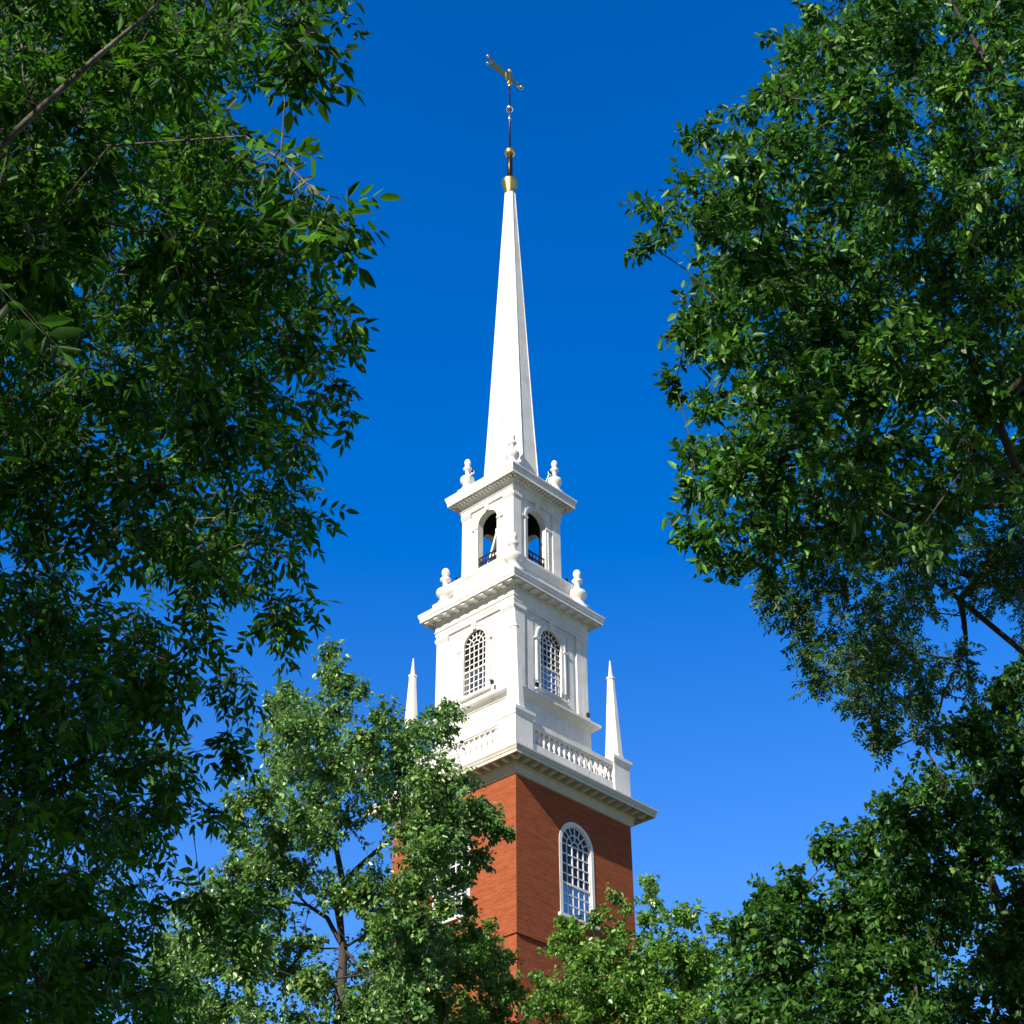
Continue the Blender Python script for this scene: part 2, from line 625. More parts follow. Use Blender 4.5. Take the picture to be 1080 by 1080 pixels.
for sx in (-1, 1):
    for sy in (-1, 1):
        cx, cy = 3.0 * sx, 3.0 * sy
        mb = MB()
        mb.square([(.52, 31.3), (.52, 31.75), (.50, 31.78), (.50, 33.20), (.53, 33.22), (.55, 33.30), (.58, 33.36), (.594, 33.40), (.594, 33.54), (.46, 33.60)], cx, cy)
        ped = mb.build('pedestal', WHITE, tower)
        ox, oy = 3.05 * sx, 3.05 * sy
        mb = MB()
        k = 1 / math.cos(math.pi / 8)
        mb.lathe([(.40 * k, 33.58), (.40 * k, 33.72), (.365 * k, 33.76), (.150 * k, 37.50), (.185 * k, 37.54), (.185 * k, 37.62), (.10 * k, 37.66), (.025, 38.49)], ox, oy, 8, math.pi / 8)
        mb.build('obelisk', WHITE, tower)

# window stage
W2 = 2.27
W2Z0, W2Z1 = 35.25, 39.45
SW = dict(a=0.66, zs=35.92, zp=38.32)
mb = MB()
for k in range(4):
    m1 = MB()
    arch_wall(m1, W2, W2, W2Z0, W2Z1 + .9, SW['a'] + .02, SW['zs'] - .06, SW['zp'], 0.12)
    m1.turn(k)
    n0 = len(mb.v)
    mb.v += m1.v
    mb.f += [tuple(i + n0 for i in f) for f in m1.f]
    mb.uv += m1.uv
stage = mb.build('window_stage', WHITE, tower)
for k in range(4):
    for s in (-1, 1):
        mb = MB()
        x1 = W2 + .068
        a0, a1 = sorted((s * 1.66, s * (x1 - .0)))
        if s < 0:
            mb.box(W2 - .25, x1, -x1, -1.66, W2Z0 + .05, 39.18)
            mb.box(W2 - .25, x1 + .035, -x1 - .035, -1.63, W2Z0 + .05, 35.62)
            mb.box(W2 - .25, x1 + .03, -x1 - .03, -1.635, 39.18, 39.26)
            mb.box(W2 - .25, x1 + .06, -x1 - .06, -1.605, 39.26, 39.40)
        else:
            mb.box(W2 - .2, x1 - .004, 1.66, W2 - .26, W2Z0 + .05, 39.178)
            mb.box(W2 - .2, x1 + .031, 1.63, W2 - .26, W2Z0 + .05, 35.618)
            mb.box(W2 - .2, x1 + .026, 1.635, W2 - .26, 39.178, 39.258)
            mb.box(W2 - .2, x1 + .056, 1.605, W2 - .26, 39.258, 39.398)
        # inner half pilaster strip beside each corner pilaster
        i0, i1 = (-1.46, -1.10) if s < 0 else (1.10, 1.46)
        mb.box(W2 - .1, W2 + .030, i0, i1, W2Z0 + .05, 39.17)
        mb.turn(k)
        mb.build('pilaster', WHITE, stage)
    fr = MB()
    arch_ring(fr, .66, .86, SW['zs'], SW['zp'], W2 - .05, W2 + .055, SW['zs'] - .05)
    arch_ring(fr, .86, .93, SW['zs'] + .3, SW['zp'], W2 - .05, W2 + .085)
    for s in (-1, 1):
        fr.box(W2 - .05, W2 + .11, min(s * .80, s * 1.04), max(s * .80, s * 1.04), SW['zp'] - .10, SW['zp'] - .02)
    fr.turn(k)
    f = fr.build('stage_window', WHITE, tower)
    gb = MB()
    arch_bars(gb, .665, SW['zs'], SW['zp'], 5, 8, 4, W2 - .12, W2 - .055, 0.042, .62, .30, 8, 4)
    gb.turn(k)
    gb.build('glazing_bar', WHITE, f)
    p = MB()
    arch_pane(p, .68, SW['zs'] + 1.21, SW['zp'], SW['zp'], W2 - .088, 5, 4)
    p.turn(k)
    p.build('upper_pane', GLASS, f)
    p = MB()
    arch_pane(p, .68, SW['zs'] - .05, SW['zs'] + 1.20, None, W2 - .078, 5, 4)
    p.turn(k)
    p.build('lower_pane', GLASS_SKY, f)
    s = MB()
    s.box(W2 - .1, W2 + .16, -.98, .98, SW['zs'] - .16, SW['zs'] - .04)
    s.turn(k)
    s.build('window_sill', WHITE, f)
    ks = MB()
    ks.loft([[(W2 - .02, -.10, 39.0), (W2 - .02, .10, 39.0), (W2 - .02, .15, 39.44), (W2 - .02, -.15, 39.44)],
             [(W2 + .13, -.10, 39.0), (W2 + .13, .10, 39.0), (W2 + .15, .15, 39.44), (W2 + .15, -.15, 39.44)]])
    ks.turn(k)
    ks.build('keystone', WHITE, f)
mb = MB()
mb.square([(2.26, 39.395), (2.36, 39.40), (2.36, 39.55), (2.385, 39.56), (2.385, 39.72), (2.43, 39.75), (2.43, 39.79), (2.39, 39.80), (2.39, 40.16), (2.45, 40.22), (2.47, 40.31), (2.86, 40.32),
           (2.865, 40.29), (2.885, 40.29), (2.885, 40.44), (2.91, 40.45), (2.92, 40.50), (2.95, 40.60), (2.9586, 40.63), (2.9586, 40.69), (2.2, 40.76)], cap0=False)
c2 = mb.build('stage_cornice', WHITE, tower)
mb = MB()
mb.box(-.17, .15, -.11, .11, 40.20, 40.33)
mb.box(-.17, .165, -.125, .125, 40.302, 40.335)
four_copies(mb.build('cornice_bracket', WHITE, c2), around(10, 2.55, 2.66))

# belfry
WF = 1.55
mb = MB()
mb.square([(1.95, 40.6), (1.95, 41.9), (1.97, 41.95), (2.02, 42.08), (2.08, 42.16), (2.10, 42.20), (2.10, 42.30), (1.70, 42.40)])
mb.build('belfry_plinth', WHITE, tower)
BO = dict(a=.60, zs=42.62, zp=45.08)
mb = MB()
mi = MB()
for k in range(4):
    m1 = MB()
    arch_wall(m1, WF, WF, 42.3, 46.7, BO['a'], BO['zs'], BO['zp'], .30)
    m1.turn(k)
    n0 = len(mb.v)
    mb.v += m1.v
    mb.f += [tuple(i + n0 for i in f) for f in m1.f]
    mb.uv += m1.uv
    m1 = MB()
    arch_wall(m1, WF - .30, WF - .30, 42.42, 46.5, BO['a'], BO['zs'], BO['zp'], 0, inner=True)
    m1.turn(k)
    n0 = len(mi.v)
    mi.v += m1.v
    mi.f += [tuple(i + n0 for i in f) for f in m1.f]
    mi.uv += m1.uv
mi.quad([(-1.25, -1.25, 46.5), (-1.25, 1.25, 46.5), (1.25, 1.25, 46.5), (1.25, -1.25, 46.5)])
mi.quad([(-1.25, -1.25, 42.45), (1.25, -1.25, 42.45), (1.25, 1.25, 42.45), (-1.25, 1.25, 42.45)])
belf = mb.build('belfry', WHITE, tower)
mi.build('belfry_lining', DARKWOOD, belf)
for k in range(4):
    for s in (-1, 1):
        mb = MB()
        x1 = WF + .075
        lo, hi = (-x1 + .045, -1.06) if s < 0 else (1.06, x1 - .045)
        mb.box(WF - .06, x1, lo, hi, 42.38, 45.86)
        mb.box(WF - .06, x1 + .035, lo - .02, hi + .02, 42.38, 42.66)
        mb.box(WF - .06, x1 + .03, lo - .02, hi + .02, 45.80, 45.88)
        mb.box(WF - .06, x1 + .055, lo - .035, hi + .035, 45.88, 46.02)
        mb.turn(k)
        mb.build('pilaster', WHITE, belf)
    fr = MB()
    arch_ring(fr, .60, .74, BO['zs'], BO['zp'], WF - .02, WF + .04)
    arch_ring(fr, .74, .80, BO['zs'] + .1, BO['zp'], WF - .02, WF + .065)
    for s in (-1, 1):
        fr.box(WF - .02, WF + .085, min(s * .605, s * .98), max(s * .605, s * .98), BO['zp'] - .12, BO['zp'] - .03)
    fr.loft([[(WF - .02, -.09, 45.70), (WF - .02, .09, 45.70), (WF - .02, .13, 46.10), (WF - .02, -.13, 46.10)],
             [(WF + .10, -.09, 45.70), (WF + .10, .09, 45.70), (WF + .12, .13, 46.10), (WF + .12, -.13, 46.10)]])
    fr.turn(k)
    fr.build('arch_surround', WHITE, belf)
    rl = MB()
    xx = WF - .06
    for z in (42.72, 43.05, 43.36):
        rl.box(xx - .022, xx + .022, -.598, .598, z - .02, z + .02)
    for i in range(7):
        s = -.57 + 1.14 * i / 6
        rl.box(xx - .014, xx + .014, s - .013, s + .013, 42.60, 43.40)
    for i in range(6):
        s = -.475 + 1.14 * i / 6
        for zc in (42.885, 43.205):
            for j in range(10):
                a0, a1 = 2 * math.pi * j / 10, 2 * math.pi * (j + 1) / 10
                rl.tube((xx, s + .075 * math.cos(a0), zc + .12 * math.sin(a0)), (xx, s + .075 * math.cos(a1), zc + .12 * math.sin(a1)), .011, .011, 5)
    rl.turn(k)
    rl.build('railing', IRON, belf)
mb = MB()
mb.square([(1.54, 46.02), (1.64, 46.03), (1.64, 46.14), (1.66, 46.15), (1.66, 46.26), (1.70, 46.28), (1.70, 46.31), (1.655, 46.32), (1.655, 46.50), (1.72, 46.56), (1.80, 46.60), (1.80, 46.66), (2.09, 46.67),
           (2.095, 46.63), (2.11, 46.63), (2.11, 46.80), (2.13, 46.81), (2.14, 46.88), (2.185, 47.0), (2.1966, 47.03), (2.1966, 47.10), (1.2, 47.22)], cap0=False)
for k in range(4):
    for i in range(19):
        s = -1.80 + 3.6 * i / 18
        m1 = MB()
        m1.box(1.78, 2.0, s - .055, s + .055, 46.58, 46.672)
        m1.turn(k)
        n0 = len(mb.v)
        mb.v += m1.v
        mb.f += [tuple(q + n0 for q in f) for f in m1.f]
        mb.uv += m1.uv
mb.build('belfry_cornice', WHITE, tower)


def urn(x, y, z0, z1, r):
    """turned finial urn from base z0 to ball top z1, bowl radius r"""
    h = z1 - z0
    P = [(.80, 0), (.80, .08), (.62, .10), (.55, .16), (.70, .20), (1.0, .27), (1.04, .33), (.98, .38), (.55, .44), (.34, .47), (.30, .52), (.30, .60), (.42, .63), (.62, .665), (.62, .70), (.36, .735), (.30, .76),
         (.36, .80), (.46, .86), (.44, .92), (.30, .97), (.06, 1.0)]
    mb = MB()
    mb.square([(r * 1.0, z0 - .5), (r * 1.0, z0)], x, y)
    mb.lathe([(a * r, z0 + b * h) for a, b in P], x, y, 24)
    o = mb.build('urn_finial', WHITE, tower, False)
    me = o.data
    me.polygons.foreach_set('use_smooth', [len(p.vertices) == 4 for p in me.polygons])
    return o


for sx in (-1, 1):
    for sy in (-1, 1):
        urn(2.11 * sx, 2.11 * sy, 41.25, 43.23, .40)
        urn(1.46 * sx, 1.46 * sy, 47.60, 49.45, .33)

# spire
mb = MB()
kk = 1 / math.cos(math.pi / 8)
mb.lathe([(1.36 * kk, 47.1), (1.36 * kk, 47.5), (1.28 * kk, 47.56), (1.035 * kk, 52.06), (.66 * kk, 59.7), (.265 * kk, 67.30), (.265 * kk, 67.36)], 0, 0, 8, math.pi / 8)
spire = mb.build('spire', WHITE, tower)
for j in range(8):
    t = math.pi / 8 + j * math.pi / 4
    u = Vector((math.cos(t), math.sin(t), 0))
    mb = MB()
    mb.tube(u * (1.28 * kk) + Vector((0, 0, 47.58)), u * (1.035 * kk) + Vector((0, 0, 52.06)), .035, .032, 6)
    mb.tube(u * (1.035 * kk) + Vector((0, 0, 52.06)), u * (.265 * kk) + Vector((0, 0, 67.3)), .032, .022, 6)
    mb.build('spire_rib', WHITE, spire)

vane = MB()
vane.lathe([(.27, 67.34), (.30, 67.42), (.28, 67.5), (.31, 67.62), (.40, 68.0), (.455, 68.22), (.46, 68.32), (.42, 68.36), (.36, 68.30), (.15, 68.28)], 0, 0, 28)
cup = vane.build('gold_cup', GOLD, tower, True)
mb = MB()
mb.lathe([(.16, 68.2), (.15, 70.3), (.13, 70.34)], 0, 0, 12)
mb.lathe([(.06, 70.3), (.055, 74.0), (.045, 76.3)], 0, 0, 10)
wv = mb.build('weathervane', ROD, tower, True)
mb = MB()
mb.lathe([(.12, 70.22)] + [(.295 * math.sin(t), 70.60 - .30 * math.cos(t)) for t in [0.35 + i * 2.44 / 12 for i in range(13)]] + [(.08, 70.95)], 0, 0, 24)
mb.build('gold_ball', GOLD, wv, True)
mb = MB()
mb.lathe([(.20 * math.sin(t) + .02, 74.15 - .20 * math.cos(t)) for t in [i * math.pi / 12 for i in range(13)]], 0, 0, 20)
mb.lathe([(.075, 73.2), (.085, 73.3), (.085, 73.6), (.06, 73.7)], 0, 0, 12)
mb.build('silver_ball', SILVER, wv, True)
# vane: a banner tail, scroll boss and ball-tipped pointer, turned to the wind (world direction .68,.73)
vd = Matrix.Rotation(-TH, 3, 'Z') @ Vector((.68, .733, 0))
vn = Vector((-vd.y, vd.x, 0))
ZV = 76.75


def vp(s, z, t=0.0):
    p = vd * s + vn * t
    return (p.x, p.y, ZV + z)


mb = MB()


def plate(outline, th):
    mb.loft([[vp(s, z, t) for s, z in outline] for t in (-th, th)])


plate([(-.10, -.16), (-.55, -.25), (-1.45, -.33), (-1.76, -.30), (-1.50, -.06), (-1.50, .06), (-1.76, .30), (-1.45, .33), (-.55, .25), (-.10, .16)], .035)
plate([(-.34, .16), (-.22, .40), (.0, .48), (.20, .36), (.30, .10), (.30, -.10), (.18, -.32), (-.02, -.42), (-.24, -.34), (-.34, -.16)], .06)
plate([(.2, -.09), (.62, -.07), (.62, -.20), (.90, 0), (.62, .20), (.62, .07), (.2, .09)], .035)
for s, z, r in ((.96, 0, .13), (-1.80, .31, .085), (-1.80, -.31, .085), (0, .62, .11), (-.08, -.52, .10)):
    c = vp(s, z)
    mb.lathe([(r * math.sin(t) + .003, c[2] - r * math.cos(t)) for t in [i * math.pi / 8 for i in range(9)]], c[0], c[1], 12)
mb.lathe([(.075, 76.0), (.085, 76.1), (.075, 77.1), (.05, 77.25)], 0, 0, 12)
mb.build('wind_arrow', GOLD, wv)

# bell and its frame inside the open belfry
bell = empty('church_bell', (0, 0, 42.45), TH)
tag(bell, 'bronze bell hung in a white timber frame inside the open arched belfry', 'bell')
mb = MB()
mb.lathe([(.60, 1.30), (.62, 1.36), (.55, 1.46), (.45, 1.70), (.38, 1.98), (.34, 2.20), (.28, 2.32), (.10, 2.38)], 0, 0, 28)
mb.build('bell_body', BRONZE, bell, True)
mb = MB()
mb.box(-.10, .10, -.95, .95, 2.37, 2.60)
mb.build('headstock', WHITE, bell)
for sx in (-1, 1):
    for sy in (-1, 1):
        mb = MB()
        mb.tube((sx * .85, sy * .92, 0), (sx * .06, sy * .86, 2.45), .085, .075, 4)
        mb.build('frame_leg', WHITE, bell)
for sy in (-1, 1):
    mb = MB()
    mb.box(-.50, .50, sy * .87 - .05, sy * .87 + .05, 1.15, 1.30)
    mb.build('frame_rail', WHITE, bell)


# floodlights on the ledges
def floodlight(x, y, z, rz, label, arm=False):
    c, s = math.cos(TH), math.sin(TH)
    o = empty('floodlight', (c * x - s * y, s * x + c * y, z), TH + rz)
    tag(o, label, 'floodlight', 'floodlights on the tower ledges')
    mb = MB()
    mb.loft([[(dx, y_ * w, .11 + z_ * w) for y_, z_ in ((-1, -1), (1, -1), (1, 1), (-1, 1))] for dx, w in ((-.08, .04), (.01, .065), (.05, .072))])
    mb.build('lamp_housing', IRON, o)
    mb = MB()
    mb.box(-.02, .02, -.085, -.074, 0, .13)
    mb.box(-.02, .02, .074, .085, 0, .13)
    mb.box(-.04, .04, -.085, .085, -.01, .015)
    if arm:
        mb.tube((-.05, 0, .01), (-.35, 0, -.45), .03, .03, 6)
    mb.build('bracket', WHITE if arm else IRON, o)


floodlight(1.25, -2.52, 35.78, -math.pi / 2, 'small black floodlight on the ledge right of the left arched stage window')
floodlight(2.52, -1.14, 35.72, 0, 'small black floodlight on the ledge left of the right arched stage window')
floodlight(2.50, 2.10, 35.55, 0, 'small black floodlight at the far right end of the ledge under the window stage')
floodlight(-1.55, -1.95, 42.40, math.pi / 2, 'small black floodlight beside the left urn below the belfry')
floodlight(1.95, 1.55, 42.40, 0, 'small black floodlight beside the right urn below the belfry')
floodlight(-1.12, -1.45, 48.45, math.pi / 2, 'small black floodlight beside the left urn at the foot of the spire', True)
floodlight(1.45, 1.12, 48.45, 0, 'small black floodlight beside the right urn at the foot of the spire', True)


# ------------------------------------------------------------------ trees
def ray(px, py):
    d = CAM_ROT @ Vector(((px - 540) / F_PX, (540 - py) / F_PX, -1.0))
    return d


def at(px, py, Y):
    """point seen at (px, py) in the photo's 1080 px frame, Y metres ahead of the camera"""
    d = ray(px, py)
    return CAM_POS + d * (Y / d.y)


def ppm(p):
    """pixels per metre at p"""
    v = Vector(p) - CAM_POS
    return F_PX / max(.5, -(CAM_ROT.transposed() @ v).z)


def project(P):
    v = (np.asarray(P) - np.array(CAM_POS)) @ np.array(CAM_ROT)
    z = -v[:, 2]
    z = np.where(np.abs(z) < 1e-3, 1e-3, z)
    return 540 + F_PX * v[:, 0] / z, 540 - F_PX * v[:, 1] / z, z


def unit(a):
    return a / np.maximum(np.linalg.norm(a, axis=-1, keepdims=True), 1e-9)


def leaf_mesh(B, D, Nn, L, W, fold=.18, curl=.12):
    n = len(B)
    S = unit(np.cross(D, Nn))
    Nn = unit(np.cross(S, D))
    L = L[:, None]
    W = W[:, None]
    fold = rng.uniform(-.12, .42, (n, 1))
    curl = rng.uniform(-.08, .34, (n, 1))
    v = np.empty((n, 6, 3))
    v[:, 0] = B
    v[:, 1] = B + D * L * .33 + S * W * .5 + Nn * W * fold
    v[:, 2] = B + D * L * .70 + S * W * .36 + Nn * W * fold * .6 - Nn * L * curl * .4
    v[:, 3] = B + D * L - Nn * L * curl
    v[:, 4] = B + D * L * .70 - S * W * .36 + Nn * W * fold * .6 - Nn * L * curl * .4
    v[:, 5] = B + D * L * .33 - S * W * .5 + Nn * W * fold
    q = np.array([[0, 1, 2, 3], [0, 3, 4, 5]])
    f = (np.arange(n)[:, None, None] * 6 + q[None]).reshape(-1, 4)
    return v.reshape(-1, 3), f


def tubes_mesh(P0, P1, r0, r1, k):
    """many tapered tubes at once"""
    D = unit(P1 - P0)
    up = np.where(np.abs(D[:, 2:3]) < .9, np.array([[0, 0, 1.0]]), np.array([[1.0, 0, 0]]))
    U = unit(np.cross(D, up))
    V = np.cross(D, U)
    a = np.arange(k) * 2 * np.pi / k
    ring = U[:, None] * np.cos(a)[None, :, None] + V[:, None] * np.sin(a)[None, :, None]
    v = np.concatenate([P0[:, None] + ring * r0[:, None, None], P1[:, None] + ring * r1[:, None, None]], 1)
    j = np.arange(k)
    q = np.stack([j, (j + 1) % k, k + (j + 1) % k, k + j], 1)
    f = (np.arange(len(P0))[:, None, None] * 2 * k + q[None]).reshape(-1, 4)
    return v.reshape(-1, 3), f


def quick_mesh(name, parts, mats, parent, smooth=False):
    """parts: list of (verts, quads, material index)"""
    V = np.concatenate([p[0] for p in parts])
    off, F, MI = 0, [], []
    for v, f, mi_ in parts:
        F.append(f + off)
        MI.append(np.full(len(f), mi_, dtype=np.int32))
        off += len(v)
    F = np.concatenate(F).astype(np.int32)
    MI = np.concatenate(MI)
    me = bpy.data.meshes.new(name)
    me.vertices.add(len(V))
    me.vertices.foreach_set('co', V.astype(np.float32).ravel())
    me.loops.add(F.size)
    me.loops.foreach_set('vertex_index', F.ravel())
    me.polygons.add(len(F))
    me.polygons.foreach_set('loop_start', np.arange(0, F.size, 4, dtype=np.int32))
    me.polygons.foreach_set('loop_total', np.full(len(F), 4, dtype=np.int32))
    me.polygons.foreach_set('material_index', MI)
    if smooth:
        me.polygons.foreach_set('use_smooth', np.ones(len(F), dtype=bool))
    for m in mats:
        me.materials.append(m)
    me.update(calc_edges=True)
    me.validate()
    o = bpy.data.objects.new(name, me)
    COL.objects.link(o)
    if parent is not None:
        o.parent = parent
        o.matrix_parent_inverse = Matrix.Translation(-Vector(parent.location))
    return o


def grow(name, label, cat, base, fork, blobs, lm, bm, spec, chains=(), rtrunk=.3, group=None):
    """blobs: array rows x, y, z, radius, leaf density factor.  A limb skeleton is grown from the fork to every blob, twigs
    and leaves fill each blob.  chains: explicit limbs (list of (point, radius)) to build besides."""
    base, fork = np.array(base, float), np.array(fork, float)
    root = empty(name, tuple(base))
    tag(root, label, cat, group)
    B = np.array(blobs, float)
    # --- skeleton: every blob centre hangs on the nearest node that lies nearer to the fork
    d = np.linalg.norm(B[:, :3] - fork, axis=1)
    order = np.argsort(d)
    nodes, par = [fork], [-1]
    for c in chains:
        prev = 0
        for (p, r) in c:
            nodes.append(np.array(p, float))
            par.append(prev)
            prev = len(nodes) - 1
    if spec.get('leader'):
        # a leading shoot carries the side limbs up through the crown
        tip_ = np.array([B[:, 0].mean(), B[:, 1].mean(), np.percentile(B[:, 2], 88)])
        prev, n_l = 0, 6
        lead = []
        for q in range(1, n_l + 1):
            t = q / n_l
            p = fork * (1 - t) + tip_ * t + rng.normal(0, .16, 3) * (1 - .4 * t)
            p[:2] = p[:2] * (1 - t * (1 - t)) + fork[:2] * t * (1 - t)
            nodes.append(p)
            par.append(prev)
            prev = len(nodes) - 1
            lead.append((prev, rtrunk * (.78 * (1 - t) + .06)))
    nfix = len(nodes)
    for i in order:
        c = B[i, :3]
        A = np.array(nodes)
        dist = np.linalg.norm(A - c, axis=1)
        df = np.linalg.norm(A - fork, axis=1)
        cost = dist + .14 * df
        cost[df > d[i] + .3] += 50
        if spec.get('bare'):
            cost[1:nfix] += 1000
        j = int(np.argmin(cost))
        seg = max(1, int(dist[j] / .55))
        bow = rng.normal(0, .10, 3) * dist[j]
        wig = rng.normal(0, .03, 3) * dist[j]
        prev = j
        for s in range(1, seg + 1):
            t = s / seg
            q = A[j] * (1 - t) + c * t
            if s < seg:
                q = q + bow * math.sin(math.pi * t) + wig * math.sin(2 * math.pi * t) + rng.normal(0, .012, 3) * min(1.5, dist[j] * .5)
            q[2] += .12 * dist[j] * math.sin(math.pi * t) * .5
            nodes.append(q)
            par.append(prev)
            prev = len(nodes) - 1
    A = np.array(nodes)
    P = np.array(par)
    load = np.zeros(len(A)) + .5
    for i in range(len(A) - 1, 0, -1):
        load[P[i]] += load[i]
    rad = spec['tip'] * load ** spec.get('pipe', .45)
    rad = np.minimum(rad, rtrunk * .8)
    i = nfix
    for c_i, c in enumerate(chains):
        pass
    k0 = 1
    for c in chains:
        for (p, r) in c:
            rad[k0] = r
            k0 += 1
    if spec.get('leader'):
        for q, r in lead:
            rad[q] = r
    # trunk
    top = np.linspace(0, 1, 9)
    pts = base[None] * (1 - top[:, None]) + fork[None] * top[:, None]
    pts[1:-1, :2] += rng.normal(0, .06, (7, 2))
    rr = rtrunk * (1.25 - .45 * top)
    rr[0] *= 1.35
    v, f = tubes_mesh(pts[:-1], pts[1:], rr[:-1], rr[1:], 14)
    quick_mesh('trunk', [(v, f, 0)], [bm], root, True)
    # limbs: one mesh for each child of the fork
    lim = np.zeros(len(A), int)
    for i in range(1, len(A)):
        lim[i] = i if P[i] == 0 else lim[P[i]]
    ids = [i for i in range(1, len(A)) if P[i] == 0]
    big = sorted(ids, key=lambda q: -load[q])[:10]
    for i in range(1, len(A)):
        if lim[i] not in big:
            lim[i] = big[-1]
    for g_ in big:
        s = [i for i in range(1, len(A)) if lim[i] == g_]
        p0, p1 = A[P[s]], A[s]
        r1 = rad[s]
        r0 = np.minimum(rad[P[s]], r1 * 1.5)
        v, f = tubes_mesh(p0 - (p1 - p0) * .03, p1, r0, r1, 8)
        quick_mesh('limb', [(v, f, 0)], [bm], root, True)
    # --- twigs
    nt = np.maximum(2, np.round(spec['twigs'] * B[:, 4] * np.minimum(1, B[:, 3] / spec['r0']) ** 1.5)).astype(int)
    idx = np.repeat(np.arange(len(B)), nt)
    C, rr = B[idx, :3], B[idx, 3]
    n = len(idx)
    dirs = unit(rng.normal(0, 1, (n, 3)))
    outw = C - np.array([fork[0], fork[1], 0])[None]
    outw[:, 2] = 0
    dirs = unit(dirs + unit(outw) * spec.get('outw', .25) + np.array([0, 0, spec.get('up', .15)]))
    o0 = C + rng.normal(0, .28, (n, 3)) * rr[:, None]
    Lt = rr * rng.uniform(.55, 1.15, n)
    K = spec['nodes']
    t = (np.arange(K) + .5) / K
    t = np.clip(t[None] + rng.uniform(-.3, .3, (n, K)) / K, .05, 1)
    droop = spec.get('droop', .25)
    pos = o0[:, None] + dirs[:, None] * (Lt[:, None] * t)[:, :, None]
    pos[:, :, 2] -= droop * (Lt[:, None] * t ** 2)
    tdir = dirs[:, None] - np.array([0, 0, 1.0]) * (2 * droop * t)[:, :, None]
    tdir = unit(tdir).reshape(-1, 3)
    parts = []
    e0, em, e1 = o0, o0 + dirs * (Lt * .5)[:, None], o0 + dirs * Lt[:, None]
    em = em - np.array([0, 0, 1.0]) * (droop * Lt * .25)[:, None]
    e1 = e1 - np.array([0, 0, 1.0]) * (droop * Lt)[:, None]
    tw = np.full(n, spec['tw'])
    v, f = tubes_mesh(e0, em, tw, tw * .7, 3)
    parts.append((v, f, 1))
    v, f = tubes_mesh(em, e1, tw * .7, tw * .3, 3)
    parts.append((v, f, 1))
    # link from the blob centre to the twig root
    v, f = tubes_mesh(C, o0, tw * 1.4, tw, 3)
    parts.append((v, f, 1))
    pos = pos.reshape(-1, 3)
    m = len(pos)
    side = unit(np.cross(tdir, rng.normal(0, 1, (m, 3))))
    if spec['kind'] == 'simple':
        rep = spec['per']
        bp = np.repeat(pos, rep, 0)
        td = np.repeat(tdir, rep, 0)
        M = len(bp)
        sd = unit(np.cross(td, rng.normal(0, 1, (M, 3))))
        D = unit(td * .5 + sd * .9 - np.array([0, 0, spec.get('hang', .3)]))
        bp = bp + rng.normal(0, spec['len'] * .35, (M, 3))
        Nn = unit(rng.normal(0, .62, (M, 3)) + np.array([0, 0, .75]) + np.array(SUN_DIR) * .55)
    else:
        # pinnate compound leaves: rachis with paired leaflets
        rd = unit(tdir * .45 + side * .9 - np.array([0, 0, spec.get('hang', .5)]))
        q = spec['pairs']
        Lr = spec['rachis'] * rng.uniform(.7, 1.2, m)
        nrm = unit(np.cross(rd, np.cross(np.array([0, 0, 1.0])[None] + rng.normal(0, .5, (m, 3)), rd)))
        sd = unit(np.cross(rd, nrm))
        bl, dl, nl = [], [], []
        for a in range(q):
            ta = (a + .8) / (q + .3)
            for s in (-1, 1):
                bl.append(pos + rd * (Lr * ta)[:, None])
                dl.append(unit(rd * .55 + sd * s * .85 - np.array([0, 0, .18]) + rng.normal(0, .14, (m, 3))))
                nl.append(nrm + rng.normal(0, .28, (m, 3)))
        bl.append(pos + rd * Lr[:, None])
        dl.append(rd)
        nl.append(nrm)
        bp, D, Nn = np.concatenate(bl), np.concatenate(dl), np.concatenate(nl)
        M = len(bp)
        v, f = tubes_mesh(pos, pos + rd * Lr[:, None], np.full(m, spec['tw'] * .35), np.full(m, spec['tw'] * .2), 3)
        parts.append((v, f, 1))
    L = spec['len'] * rng.uniform(.55, 1.3, M)
    W = L * spec['wid'] * rng.uniform(.8, 1.2, M)
    v, f = leaf_mesh(bp, D, Nn, L, W)
    parts.append((v, f, 0))
    quick_mesh('crown', parts, [lm, bm], root)
    return root, M


def blob_row(px, py, Y, rpx, dens=1.0):
    p = at(px, py, Y)
    return (p.x, p.y, p.z, rpx / ppm(p), dens)


